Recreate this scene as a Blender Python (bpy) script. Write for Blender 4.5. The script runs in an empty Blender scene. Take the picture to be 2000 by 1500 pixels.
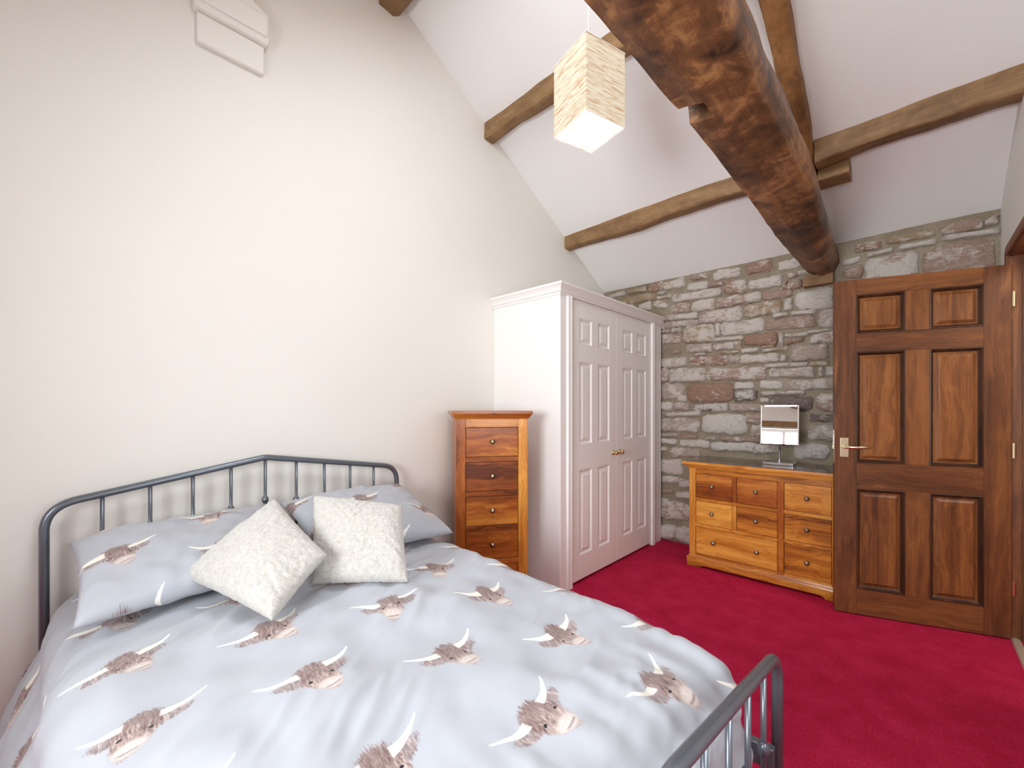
import bpy, bmesh, math, random
import numpy as np
from mathutils import Vector, noise as mnoise

S = bpy.context.scene
COL = S.collection
PI = math.pi

# ------------------------------------------------------------------ camera
F, CY, YAW, CAMH = 825.0, 793.8, math.radians(43.48), 1.25
cam = bpy.data.objects.new('camera', bpy.data.cameras.new('camera'))
COL.objects.link(cam)
cam.location = (0, 0, CAMH)
cam.rotation_euler = (PI / 2, 0, YAW)
cam.data.sensor_fit = 'HORIZONTAL'
cam.data.sensor_width = 36.0
cam.data.lens = 36.0 * F / 2000.0
cam.data.shift_y = (CY - 750.0) / 2000.0
cam.data.clip_start = 0.02
S.camera = cam

# ------------------------------------------------------------------ world, daylight, exposure
S.view_settings.view_transform = 'Standard'
S.view_settings.look = 'None'
S.view_settings.gamma = 1.0
S.view_settings.use_curve_mapping = False
S.view_settings.exposure = 0.40
S.cycles.max_bounces = 10
S.cycles.diffuse_bounces = 7
S.cycles.glossy_bounces = 5
S.cycles.transparent_max_bounces = 8
S.cycles.sample_clamp_indirect = 8.0
S.cycles.caustics_reflective = False
S.cycles.caustics_refractive = False

world = bpy.data.worlds.new('sky')
S.world = world
world.use_nodes = True
bg = world.node_tree.nodes['Background']
bg.inputs[0].default_value = (0.80, 0.90, 1.0, 1)
bg.inputs[1].default_value = 1.6


def area_light(name, loc, rot, sx, sy, power, color):
    l = bpy.data.lights.new(name, 'AREA')
    l.shape = 'RECTANGLE'
    l.size, l.size_y = sx, sy
    l.energy = power
    l.color = color
    o = bpy.data.objects.new(name, l)
    COL.objects.link(o)
    o.location = loc
    o.rotation_euler = rot
    return o


# daylight standing in the window of the wall behind the camera and in the hall; roof and side windows are added fill
DAY = (0.93, 0.965, 1.0)
area_light('window_daylight', (-0.67, -1.47, 1.42), (PI / 2, 0, 0), 1.3, 1.1, 64.0, DAY).data.spread = math.radians(125)
area_light('added_side_fill', (0.56, 0.675, 1.335), (PI / 2, 0, PI / 2), 1.0, 0.8, 15.0, DAY)  # fill lamp outside the added side window
area_light('added_rooflight_fill', (-0.70, 0.75, 3.63), (math.radians(29.2), 0, 0), 0.9, 0.8, 39.0, DAY)  # fill lamp over the added roof window, out of view
area_light('hall_daylight', (1.0, 2.6, 2.45), (0, 0, 0), 0.6, 0.9, 12.0, (1.0, 0.95, 0.88))

# ------------------------------------------------------------------ pixel helpers (photo frame 2000 x 1500)
FW = np.array([-math.sin(YAW), math.cos(YAW), 0.0])
RT = np.array([math.cos(YAW), math.sin(YAW), 0.0])
CAM = np.array([0, 0, CAMH])


def ray(x, y):
    return FW + (x - 1000) / F * RT + np.array([0, 0, (CY - y) / F])


def on(x, y, axis, val):
    r = ray(x, y)
    return CAM + r * (val - CAM[axis]) / r[axis]


def at(x, y, t):
    return CAM + ray(x, y) * t


# ------------------------------------------------------------------ the place, in metres
GX, RX, SY, NY = -2.345, 0.385, 3.87, -1.13     # gable wall, door wall, stone wall, wall behind camera
EAVE, SLOPE, RIDGE = 2.44, 0.56, 1.37


def ceil_z(y):
    return EAVE + SLOPE * (SY - y) if y >= RIDGE else EAVE + SLOPE * (y - NY)


# ------------------------------------------------------------------ mesh helpers
def tag(o, label=None, cat=None, group=None, kind=None):
    if label: o['label'] = label
    if cat: o['category'] = cat
    if group: o['group'] = group
    if kind: o['kind'] = kind
    return o


def empty(name, loc=(0, 0, 0), rz=0.0):
    o = bpy.data.objects.new(name, None)
    COL.objects.link(o)
    o.location = loc
    o.rotation_euler = (0, 0, rz)
    o.empty_display_size = 0.1
    return o


class MB:
    def __init__(self):
        self.v, self.f, self.uv = [], [], None

    def add(self, vs, fs):
        n = len(self.v)
        self.v += [tuple(map(float, p)) for p in vs]
        self.f += [tuple(i + n for i in f) for f in fs]
        return self

    def box(self, x0, x1, y0, y1, z0, z1):
        return self.add([(x0, y0, z0), (x1, y0, z0), (x1, y1, z0), (x0, y1, z0), (x0, y0, z1), (x1, y0, z1), (x1, y1, z1), (x0, y1, z1)],
                        [(0, 3, 2, 1), (4, 5, 6, 7), (0, 1, 5, 4), (1, 2, 6, 5), (2, 3, 7, 6), (3, 0, 4, 7)])

    def prism(self, poly, axis, a, b):
        """poly: 2-D points in the two other axes, extruded along axis from a to b"""
        def P(p, t):
            q = list(p); q.insert(axis, t); return q
        n = len(poly)
        self.add([P(p, a) for p in poly] + [P(p, b) for p in poly],
                 [tuple(range(n))[::-1], tuple(range(n, 2 * n))] + [(i, (i + 1) % n, n + (i + 1) % n, n + i) for i in range(n)])
        return self

    def loft(self, rings, closed=True, cap=True):
        n = len(rings[0]); k = len(rings)
        vs = [p for r in rings for p in r]
        fs = []
        for j in range(k - 1):
            for i in range(n if closed else n - 1):
                fs.append((j * n + i, j * n + (i + 1) % n, (j + 1) * n + (i + 1) % n, (j + 1) * n + i))
        if cap:
            fs += [tuple(range(n))[::-1], tuple(range((k - 1) * n, k * n))]
        return self.add(vs, fs)

    def lathe(self, prof, c=(0, 0, 0), seg=20, axis=2, sign=1):
        rings = []
        for r, h in prof:
            ring = []
            for i in range(seg):
                a = 2 * PI * i / seg
                p = [r * math.cos(a), r * math.sin(a)]
                p.insert(axis, h * sign)
                ring.append([p[0] + c[0], p[1] + c[1], p[2] + c[2]])
            rings.append(ring)
        return self.loft(rings)

    def tube(self, pts, r, seg=12, cap=True):
        pts = [Vector(p) for p in pts]
        rings = []
        n = len(pts)
        T = []
        for i in range(n):
            a = pts[max(i - 1, 0)]; b = pts[min(i + 1, n - 1)]
            T.append((b - a).normalized())
        up = Vector((0, 0, 1)) if abs(T[0].z) < 0.9 else Vector((1, 0, 0))
        N = (up - T[0] * up.dot(T[0])).normalized()
        for i in range(n):
            N = (N - T[i] * N.dot(T[i])).normalized()
            B = T[i].cross(N)
            rr = r[i] if isinstance(r, (list, tuple)) else r
            rings.append([tuple(pts[i] + (N * math.cos(2 * PI * k / seg) + B * math.sin(2 * PI * k / seg)) * rr) for k in range(seg)])
        return self.loft(rings, cap=cap)

    def rings_xz(self, x0, x1, z0, z1, steps, flip=False):
        """nested rectangles in the XZ plane, steps = [(inset, y), ...], capped"""
        rg = [[(x0 + i, y, z0 + i), (x1 - i, y, z0 + i), (x1 - i, y, z1 - i), (x0 + i, y, z1 - i)] for i, y in steps]
        vs = [p for r in rg for p in r]
        fs = []
        for j in range(len(rg) - 1):
            for i in range(4):
                f = (j * 4 + i, j * 4 + (i + 1) % 4, j * 4 + 4 + (i + 1) % 4, j * 4 + 4 + i)
                fs.append(f[::-1] if flip else f)
        c = tuple(range(len(vs) - 4, len(vs)))
        fs.append(c[::-1] if flip else c)
        return self.add(vs, fs)

    def sweep(self, prof, path):
        """prof: closed [(out, z)], path: open list of (x, y); 'out' is to the right of travel, mitred"""
        n = len(path)
        rings = []
        for i in range(n):
            p = Vector(path[i])
            d0 = (Vector(path[i]) - Vector(path[i - 1])).normalized() if i > 0 else None
            d1 = (Vector(path[i + 1]) - Vector(path[i])).normalized() if i < n - 1 else None
            if d0 is None: d0 = d1
            if d1 is None: d1 = d0
            n0 = Vector((d0.y, -d0.x)); n1 = Vector((d1.y, -d1.x))
            m = (n0 + n1).normalized()
            m = m / max(0.2, m.dot(n0))
            rings.append([(p.x + m.x * o, p.y + m.y * o, z) for o, z in prof])
        return self.loft(rings)

    def build(self, name, mat, parent=None, bevel=0.0, smooth=False, seg=2, auto=False):
        me = bpy.data.meshes.new(name)
        me.from_pydata(self.v, [], self.f)
        bm = bmesh.new(); bm.from_mesh(me)
        bmesh.ops.recalc_face_normals(bm, faces=bm.faces)
        bm.to_mesh(me); bm.free()
        if self.uv is not None:
            ul = me.uv_layers.new(name='UVMap')
            li = np.empty(len(me.loops), dtype=np.int32)
            me.loops.foreach_get('vertex_index', li)
            ul.data.foreach_set('uv', np.asarray(self.uv, dtype=np.float32)[li].ravel())
        me.materials.append(mat)
        if smooth:
            me.polygons.foreach_set('use_smooth', [True] * len(me.polygons))
        o = bpy.data.objects.new(name, me)
        COL.objects.link(o)
        if parent is not None:
            o.parent = parent
        if bevel:
            m = o.modifiers.new('bevel', 'BEVEL')
            m.width = bevel; m.segments = seg; m.limit_method = 'ANGLE'; m.angle_limit = math.radians(40)
            me.polygons.foreach_set('use_smooth', [True] * len(me.polygons))
            m.harden_normals = True
        elif auto:
            me.polygons.foreach_set('use_smooth', [True] * len(me.polygons))
            me.set_sharp_from_angle(angle=math.radians(35))
        return o


def box(name, dims, mat, parent=None, bevel=0.0):
    return MB().box(*dims).build(name, mat, parent, bevel)


def fillet(pts, rad, n=8):
    """round the corners of a polyline; rad per inner corner"""
    pts = [Vector(p) for p in pts]
    out = [pts[0]]
    for i in range(1, len(pts) - 1):
        a, b, c = pts[i - 1], pts[i], pts[i + 1]
        r = rad[i - 1] if isinstance(rad, (list, tuple)) else rad
        u = (a - b).normalized(); w = (c - b).normalized()
        ang = u.angle(w)
        t = min(r / math.tan(ang / 2), (a - b).length * 0.49, (c - b).length * 0.49)
        p0, p1 = b + u * t, b + w * t
        for k in range(n + 1):
            s = k / n
            out.append(p0 * (1 - s) ** 2 + b * 2 * s * (1 - s) + p1 * s * s)
    out.append(pts[-1])
    return out


# ------------------------------------------------------------------ node materials
class X:
    """a socket with arithmetic"""
    def __init__(self, t, s): self.t, self.s = t, s
    def _m(self, op, o=None, rev=False, clamp=False):
        n = self.t.nodes.new('ShaderNodeMath'); n.operation = op; n.use_clamp = clamp
        a, b = (o, self) if rev else (self, o)
        for i, q in enumerate((a, b)):
            if q is None: continue
            if isinstance(q, X): self.t.links.new(q.s, n.inputs[i])
            else: n.inputs[i].default_value = q
        return X(self.t, n.outputs[0])
    def __add__(s, o): return s._m('ADD', o)
    __radd__ = __add__
    def __sub__(s, o): return s._m('SUBTRACT', o)
    def __rsub__(s, o): return s._m('SUBTRACT', o, True)
    def __mul__(s, o): return s._m('MULTIPLY', o)
    __rmul__ = __mul__
    def __truediv__(s, o): return s._m('DIVIDE', o)
    def lt(s, o): return s._m('LESS_THAN', o)
    def gt(s, o): return s._m('GREATER_THAN', o)
    def max(s, o): return s._m('MAXIMUM', o)
    def min(s, o): return s._m('MINIMUM', o)
    def abs(s): return s._m('ABSOLUTE')
    def floor(s): return s._m('FLOOR')
    def frac(s): return s._m('FRACT')
    def sin(s): return s._m('SINE')
    def cos(s): return s._m('COSINE')
    def clamp(s): return s._m('ADD', 0.0, clamp=True)
    def smooth(s, a, b):
        n = s.t.nodes.new('ShaderNodeMapRange'); n.interpolation_type = 'SMOOTHSTEP'
        s.t.links.new(s.s, n.inputs[0])
        n.inputs[1].default_value = a; n.inputs[2].default_value = b
        return X(s.t, n.outputs[0])


class Mat:
    def __init__(self, name):
        self.m = bpy.data.materials.new(name); self.m.use_nodes = True
        self.t = self.m.node_tree; self.n = self.t.nodes
        self.b = self.n['Principled BSDF']
        self._tc = None

    def new(self, kind, **kw):
        n = self.n.new('ShaderNode' + kind)
        for k, v in kw.items(): setattr(n, k, v)
        return n

    def link(self, a, b):
        self.t.links.new(a.s if isinstance(a, X) else a, b)

    def put(self, sock, v):
        if isinstance(v, (X, bpy.types.NodeSocket)): self.link(v, sock)
        elif isinstance(v, (tuple, list)) and len(v) == 3 and sock.type == 'RGBA': sock.default_value = (*v, 1)
        else: sock.default_value = v

    def coord(self, kind='Object'):
        if self._tc is None: self._tc = self.new('TexCoord')
        return self._tc.outputs[kind]

    def rand(self):
        return X(self.t, self.new('ObjectInfo').outputs['Random'])

    def sep(self, v):
        n = self.new('SeparateXYZ'); self.put(n.inputs[0], v)
        return [X(self.t, o) for o in n.outputs]

    def comb(self, x, y, z=0.0):
        n = self.new('CombineXYZ')
        for i, q in enumerate((x, y, z)): self.put(n.inputs[i], q)
        return n.outputs[0]

    def vmul(self, v, s):
        n = self.new('VectorMath', operation='MULTIPLY'); self.put(n.inputs[0], v); n.inputs[1].default_value = s
        return n.outputs[0]

    def vadd(self, v, w):
        n = self.new('VectorMath', operation='ADD'); self.put(n.inputs[0], v); self.put(n.inputs[1], w)
        return n.outputs[0]

    def noise(self, v, scale, detail=4, rough=0.55, dist=0.0):
        n = self.new('TexNoise'); self.put(n.inputs['Vector'], v)
        n.inputs['Scale'].default_value = scale; n.inputs['Detail'].default_value = detail
        n.inputs['Roughness'].default_value = rough; n.inputs['Distortion'].default_value = dist
        return X(self.t, n.outputs['Fac'])

    def voro(self, v, scale, feature='F1', out='Distance'):
        n = self.new('TexVoronoi', feature=feature); self.put(n.inputs['Vector'], v)
        n.inputs['Scale'].default_value = scale
        return X(self.t, n.outputs[out])

    def ramp(self, f, stops, interp='LINEAR'):
        n = self.new('ValToRGB'); self.put(n.inputs[0], f)
        cr = n.color_ramp; cr.interpolation = interp
        while len(cr.elements) < len(stops): cr.elements.new(0.5)
        for e, (p, c) in zip(cr.elements, stops):
            e.position = p; e.color = (*c, 1) if len(c) == 3 else c
        return n.outputs[0]

    def mix(self, f, a, b, mode='MIX'):
        n = self.new('Mix', data_type='RGBA', blend_type=mode)
        self.put(n.inputs[0], f); self.put(n.inputs[6], a); self.put(n.inputs[7], b)
        return n.outputs[2]

    def bump(self, h, strength=0.3, dist=0.01):
        n = self.new('Bump'); self.put(n.inputs['Height'], h)
        n.inputs['Strength'].default_value = strength; n.inputs['Distance'].default_value = dist
        self.link(n.outputs[0], self.b.inputs['Normal'])

    def set(self, color=None, rough=None, metal=None, sheen=None, spec=None, coat=None):
        if color is not None: self.put(self.b.inputs['Base Color'], color)
        if rough is not None: self.put(self.b.inputs['Roughness'], rough)
        if metal is not None: self.b.inputs['Metallic'].default_value = metal
        if sheen is not None: self.b.inputs['Sheen Weight'].default_value = sheen
        if spec is not None: self.b.inputs['Specular IOR Level'].default_value = spec
        if coat is not None:
            self.b.inputs['Coat Weight'].default_value = coat
            self.b.inputs['Coat Roughness'].default_value = 0.12
        return self.m


def paint(name, color, rough=0.75, bump=0.06, scale=140):
    M = Mat(name)
    v = M.coord()
    f = M.noise(v, 2.2, 3)
    c2 = tuple(c * 0.965 for c in color)
    M.bump(M.noise(v, scale, 3), bump, 0.002)
    return M.set(M.mix(f, color, c2), rough)


def plain(name, color, rough=0.5, metal=0.0, bump=None, coat=None):
    M = Mat(name)
    f = M.noise(M.coord(), 30, 2)
    M.set(M.mix(f, color, tuple(c * 0.9 for c in color)), rough, metal, coat=coat)
    if bump: M.bump(M.noise(M.coord(), bump[0], 2), bump[1], 0.001)
    return M.m


def wood(name, dark, mid, light, axis, rough=0.35, coat=0.0, across=11.0, along=0.8, bands=0.5, knots=0.6, jit=0.25, bump=0.08):
    M = Mat(name)
    r = M.rand()
    v = M.vadd(M.coord(), M.comb(r * 31.7, r * 17.3, r * 23.1))
    sc = [across] * 3; sc[axis] = along
    vs = M.vmul(v, tuple(sc))
    warp = M.noise(v, 3.0, 2)
    sx = M.sep(vs)
    vs2 = M.comb(*[s + warp * (1.5 if i != axis else 0.0) for i, s in enumerate(sx)])
    n1 = M.noise(vs2, 1.0, 5, 0.6, 0.8)
    fine = M.noise(M.vmul(vs2, tuple(7.0 if i != axis else 2.0 for i in range(3))), 1.0, 3, 0.6)
    sc3 = [3.2] * 3; sc3[axis] = 0.45
    heart = M.noise(M.vmul(v, tuple(sc3)), 1.0, 3, 0.5, 0.5)
    tone = ((n1 - 0.5) * 1.15 + (fine - 0.5) * 0.55 + (heart - 0.5) * bands * 1.3 + (r - 0.5) * jit + 0.5).clamp()
    col = M.ramp(tone, [(0.18, dark), (0.48, mid), (0.78, light)])
    if knots:
        sk = [6.0] * 3; sk[axis] = 3.0
        k = M.voro(M.vmul(v, tuple(sk)), 1.0)
        col = M.mix(((1.0 - k.smooth(0.03, 0.14)) * knots).clamp(), col, tuple(c * 0.35 for c in dark))
    M.bump(fine * 0.6 + n1 * 0.4, bump, 0.002)
    return M.set(col, rough, coat=coat, spec=0.4)


WALL = paint('cream wall paint', (0.80, 0.775, 0.725))
WHITE_CEIL = paint('white ceiling paint', (0.89, 0.89, 0.88), 0.8)
WARD = paint('off white satin paint', (0.85, 0.83, 0.80), 0.38, 0.03, 60)
STONE_MORTAR = None
AM = dict(dark=(0.17, 0.042, 0.008), mid=(0.52, 0.185, 0.026), light=(0.78, 0.38, 0.072), jit=0.12)
AMBER_H = wood('honey lacquered wood grain across', axis=0, rough=0.26, coat=0.25, bands=0.75, **AM)
AMBER_V = wood('honey lacquered wood grain upright', axis=2, rough=0.26, coat=0.25, bands=0.6, **AM)
AD = dict(dark=(0.10, 0.022, 0.005), mid=(0.34, 0.088, 0.014), light=(0.58, 0.22, 0.036), jit=0.12)
AMBER2_H = wood('amber lacquered wood grain across', axis=0, rough=0.28, coat=0.2, bands=0.75, **AD)
AMBER2_V = wood('amber lacquered wood grain upright', axis=2, rough=0.28, coat=0.2, bands=0.7, **AD)
TOP_DARK = wood('dark polished top wood', (0.035, 0.010, 0.008), (0.085, 0.028, 0.020), (0.15, 0.055, 0.035), 0, 0.14, 0.5, bands=0.4, knots=0.2)
DK = dict(dark=(0.075, 0.026, 0.011), mid=(0.160, 0.056, 0.019), light=(0.27, 0.102, 0.030))
DOOR_V = wood('dark stained pine upright', axis=2, rough=0.42, across=16, along=1.2, bands=0.55, knots=0.15, jit=0.15, **DK)
DOOR_H = wood('dark stained pine across', axis=0, rough=0.42, across=16, along=1.2, bands=0.55, knots=0.15, jit=0.15, **DK)
DOOR_P = wood('stained pine panel', (0.085, 0.028, 0.011), (0.19, 0.066, 0.020), (0.34, 0.132, 0.036), 2, 0.4, across=13, along=0.9, bands=0.4, knots=0.1, jit=0.12)
DOOR_M = wood('dark stained moulding', (0.020, 0.008, 0.004), (0.052, 0.019, 0.008), (0.11, 0.040, 0.014), 2, 0.38, across=16, along=1.2, bands=0.4, knots=0.0, jit=0.1)
DOOR_Y = wood('dark stained pine lengthwise', axis=1, rough=0.42, across=16, along=1.2, bands=0.5, knots=0.1, jit=0.15, **DK)


def old_beam(name, axis, dark, mid, light, patch=0.9, rough=0.6):
    M = Mat(name)
    v = M.coord()
    sc = [9.0] * 3; sc[axis] = 1.3
    g = M.noise(M.vmul(v, tuple(sc)), 1.0, 6, 0.62, 1.4)
    big = M.noise(v, 3.4, 5, 0.6, 0.9)
    mid_n = M.noise(v, 11.0, 5, 0.65, 1.2)
    sf = [60.0] * 3; sf[axis] = 5.0
    fine = M.noise(M.vmul(v, tuple(sf)), 1.0, 3, 0.6)
    tone = (g * 0.5 + (big - 0.5) * patch + (mid_n - 0.5) * 0.6 * patch + fine * 0.22 + 0.14).clamp()
    col = M.ramp(tone, [(0.22, dark), (0.5, mid), (0.76, light)])
    M.bump(g * 0.5 + mid_n * 0.6 + fine * 0.3, 0.55, 0.012)
    return M.set(col, rough, spec=0.4)


BEAM_Y = old_beam('ancient oak lengthwise', 1, (0.022, 0.010, 0.006), (0.135, 0.054, 0.020), (0.38, 0.18, 0.066), 1.2, 0.45)
BEAM_X = old_beam('old oak across', 0, (0.085, 0.042, 0.018), (0.24, 0.135, 0.058), (0.38, 0.235, 0.11), 0.55)
BEAM_R = old_beam('old oak sloping', 1, (0.07, 0.030, 0.012), (0.24, 0.105, 0.034), (0.38, 0.19, 0.065), 0.6)

STEEL = plain('slate grey metal', (0.17, 0.19, 0.22), 0.27, 0.6, (90, 0.03))
CHROME = plain('chrome', (0.82, 0.83, 0.85), 0.08, 1.0)
BRASS = plain('polished brass', (0.80, 0.62, 0.30), 0.18, 1.0)
PALE_BRASS = plain('pale satin brass', (0.88, 0.78, 0.55), 0.26, 1.0)
PEWTER = plain('aged pewter', (0.36, 0.31, 0.24), 0.30, 1.0)
MIRROR = plain('mirror silver', (0.93, 0.93, 0.92), 0.015, 1.0)
STRIP = plain('pale threshold metal', (0.80, 0.70, 0.55), 0.35, 0.6)
CORD = plain('white cord', (0.85, 0.84, 0.82), 0.6)


def carpet():
    M = Mat('red wool carpet')
    v = M.coord()
    a = M.noise(v, 420, 2, 0.7)
    b = M.noise(v, 7, 4, 0.6)
    c = M.noise(v, 120, 4, 0.7)
    f = ((a - 0.5) * 0.9 + (b - 0.5) * 0.5 + (c - 0.5) * 0.9 + 0.5).clamp()
    M.bump(a + c * 0.5, 0.8, 0.006)
    return M.set(M.ramp(f, [(0.2, (0.34, 0.008, 0.032)), (0.5, (0.58, 0.020, 0.078)), (0.8, (0.74, 0.045, 0.135))]), 0.95, sheen=0.0, spec=0.05)


def stone_mat(name, base, wash, base2):
    M = Mat(name)
    r = M.rand()
    v = M.vadd(M.coord(), M.comb(r * 9.0, r * 5.0, r * 7.0))
    n1 = M.noise(v, 9, 6, 0.65, 0.6)
    n2 = M.noise(M.vmul(v, (1, 1, 2.2)), 26, 5, 0.7, 0.4)
    n3 = M.noise(v, 110, 4, 0.7)
    body = M.mix(n2.smooth(0.35, 0.65), base, base2)
    lime = (n1 * 0.62 + n2 * 0.38 + (r - 0.5) * 0.16).smooth(0.60 - wash * 0.26, 0.70 - wash * 0.22)
    col = M.mix(lime * 0.85, body, (0.84, 0.79, 0.72))
    col = M.mix(n3.smooth(0.56, 0.75) * 0.45, col, tuple(c * 0.4 for c in base))
    M.bump(n1 * 0.6 + n2 * 0.9 + n3 * 0.7, 1.0, 0.020)
    return M.set(col, 0.92, spec=0.2)


STONES = {
    'w': stone_mat('limewashed stone', (0.50, 0.39, 0.33), 0.76, (0.62, 0.52, 0.45)),
    'p': stone_mat('pinkish sandstone', (0.46, 0.31, 0.25), 0.60, (0.55, 0.41, 0.34)),
    'r': stone_mat('red sandstone', (0.40, 0.235, 0.165), 0.46, (0.46, 0.31, 0.23)),
    'o': stone_mat('ochre sandstone', (0.50, 0.38, 0.235), 0.66, (0.45, 0.315, 0.20)),
    'g': stone_mat('dark weathered stone', (0.22, 0.17, 0.155), 0.45, (0.34, 0.26, 0.235)),
}


def mortar_mat():
    M = Mat('lime mortar')
    v = M.coord()
    n1 = M.noise(v, 5, 4); n2 = M.noise(v, 60, 5, 0.7)
    M.bump(n1 * 0.4 + n2, 0.8, 0.008)
    return M.set(M.ramp(n1 * 0.5 + n2 * 0.5, [(0.3, (0.20, 0.16, 0.11)), (0.55, (0.31, 0.26, 0.19)), (0.75, (0.43, 0.375, 0.30))]), 0.95, spec=0.15)


STONE_MORTAR = mortar_mat()


def paper_mat(name, strength, c0, c1):
    M = Mat(name)
    v = M.coord()
    w = M.noise(M.vmul(v, (9.0, 9.0, 110.0)), 1.0, 5, 0.65, 0.9)
    f = w.smooth(0.46, 0.64)
    col = M.mix(f, c0, c1)
    M.set(M.mix(f, (0.30, 0.27, 0.21), (0.18, 0.12, 0.07)), 0.8)
    M.link(col, M.b.inputs['Emission Color'])
    M.b.inputs['Emission Strength'].default_value = strength
    M.bump(w, 0.5, 0.004)
    return M.m


PAPER = paper_mat('glowing crinkled paper', 0.36, (1.0, 0.87, 0.66), (0.80, 0.46, 0.20))
PAPER_B = paper_mat('glowing white paper', 0.8, (1.0, 0.98, 0.95), (0.95, 0.86, 0.78))


def cow_fabric():
    """grey cotton printed with rows of small brown long-horned cow heads; UV in metres, u across the bed, v towards the foot"""
    M = Mat('grey printed cotton')
    u, v, _ = M.sep(M.coord('UV'))
    PU, PV, PH = 0.30, 0.308, 0.138
    cu = (u + 0.045) / PU
    ci = cu.floor()
    cv = (v + 1.466 + PV / 2 - ci * PH) / PV
    cj = cv.floor()
    wn = M.new('TexWhiteNoise', noise_dimensions='2D')
    M.link(M.comb(ci, cj), wn.inputs['Vector'])
    rnd = X(M.t, wn.outputs['Value'])
    s0 = (cu.frac() - 0.5) * (PU * 100)
    q0 = (cv.frac() - 0.5) * (PV * 100)
    ang = (rnd - 0.5) * 0.5
    ca, sa = ang.cos(), ang.sin()
    hv = M.comb(s0, q0, rnd * 40)
    hair = M.noise(M.vmul(hv, (1.0, 0.26, 1.0)), 1.0, 4, 0.6, 0.9)
    hair2 = M.noise(M.vmul(hv, (3.0, 0.6, 1.0)), 1.0, 4, 0.6, 0.7)
    s = s0 * ca - q0 * sa + (hair - 0.5) * 0.5
    q = s0 * sa + q0 * ca + (hair2 - 0.5) * 0.5
    turn = (rnd.gt(0.5) - 0.5) * 2.0                 # which way the head is turned
    sm = s - turn * (q + 3.0).max(0.0) * 0.16
    asx = s.abs()
    amx = sm.abs()
    # face: wide brow, narrower muzzle
    wdt = 5.0 - (q + 4.0).max(0.0) * 0.17
    face = ((sm / wdt) * (sm / wdt) + ((q - 0.9) / 7.0) * ((q - 0.9) / 7.0))
    e = (hair2 - 0.5) * 0.75 + (hair - 0.5) * 0.5
    m_face = 1.0 - (face + e * 1.4).smooth(0.70, 1.18)
    # ears with hanging hair below the horns
    ea = ((asx - 5.4) / 3.7); eb = ((q + 0.5 + (asx - 5.4) * 0.42) / 1.75)
    m_ear = (1.0 - (ea * ea + eb * eb + e * 2.2).smooth(0.45, 1.25)) * 0.8
    # horns sweep out, then up
    hx = (asx - 3.0).max(0.0)
    hc = -2.6 - hx * hx * 0.062 + hx * 0.03
    th = 1.28 - hx * 0.115
    hd = (q - hc).abs() - th
    m_horn = (1.0 - hd.smooth(-0.22, 0.12)) * (asx.smooth(2.7, 3.3)) * (1.0 - asx.smooth(11.0, 11.5))
    # muzzle, mouth, eyes, fringe
    mz = (sm / 3.1) * (sm / 3.1) + ((q - 5.0) / 2.2) * ((q - 5.0) / 2.2)
    m_muz = (1.0 - (mz + e * 1.4).smooth(0.15, 1.35)) * m_face
    m_low = (q + (hair2 - 0.5) * 4.0).smooth(0.0, 5.0) * m_face
    m_mouth = (1.0 - ((q - 5.9 + sm * sm * 0.08).abs()).smooth(0.12, 0.5)) * (1.0 - amx.smooth(1.2, 2.4)) * m_face
    ey = ((amx - 2.5) / 0.46) * ((amx - 2.5) / 0.46) + ((q - 1.2) / 0.36) * ((q - 1.2) / 0.36)
    m_eye = 1.0 - ey.smooth(0.6, 1.5)
    m_fr = (1.0 - (q + (hair - 0.5) * 5.0).smooth(-2.0, 2.2)) * m_face
    weave = M.noise(M.vmul(M.coord('UV'), (900, 900, 1)), 1.0, 2, 0.6)
    soft = M.noise(M.vmul(M.coord('UV'), (9, 9, 1)), 1.0, 3, 0.5)
    base = M.mix(soft, (0.395, 0.413, 0.458), (0.430, 0.447, 0.485))
    fur = M.ramp(hair * 0.55 + hair2 * 0.45, [(0.36, (0.10, 0.060, 0.060)), (0.45, (0.21, 0.142, 0.132)), (0.54, (0.35, 0.262, 0.240)), (0.63, (0.56, 0.46, 0.42))])
    c = M.mix(m_ear, base, fur)
    c = M.mix(m_face, c, fur)
    c = M.mix(m_low * 0.45, c, (0.58, 0.48, 0.43))
    c = M.mix(m_fr * 0.45 * hair.smooth(0.35, 0.6), c, (0.105, 0.060, 0.055))
    c = M.mix(m_muz * 0.7, c, (0.70, 0.64, 0.60))
    nz = ((amx - 0.9) / 0.45) * ((amx - 0.9) / 0.45) + ((q - 4.3) / 0.35) * ((q - 4.3) / 0.35)
    c = M.mix((1.0 - nz.smooth(0.2, 1.8)) * 0.16, c, (0.25, 0.17, 0.16))
    c = M.mix(m_mouth * 0.7, c, (0.22, 0.15, 0.14))
    c = M.mix(m_eye, c, (0.02, 0.018, 0.022))
    c = M.mix(m_horn, c, M.mix(asx.smooth(4, 11), (0.74, 0.70, 0.62), (0.86, 0.83, 0.76)))
    M.bump(weave, 0.10, 0.001)
    return M.set(c, 0.88, sheen=0.2, spec=0.2)


FABRIC = cow_fabric()


def fleece():
    M = Mat('cream fleece')
    v = M.coord()
    a = M.noise(v, 75, 4, 0.7); b = M.noise(v, 240, 3, 0.7)
    M.bump(a + b * 0.7, 0.9, 0.005)
    return M.set(M.ramp(a * 0.6 + b * 0.4, [(0.3, (0.42, 0.395, 0.35)), (0.6, (0.60, 0.58, 0.54))]), 0.97, sheen=0.5, spec=0.1)


FLEECE = fleece()
SHEET = plain('white cotton', (0.75, 0.75, 0.75), 0.9)


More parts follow.
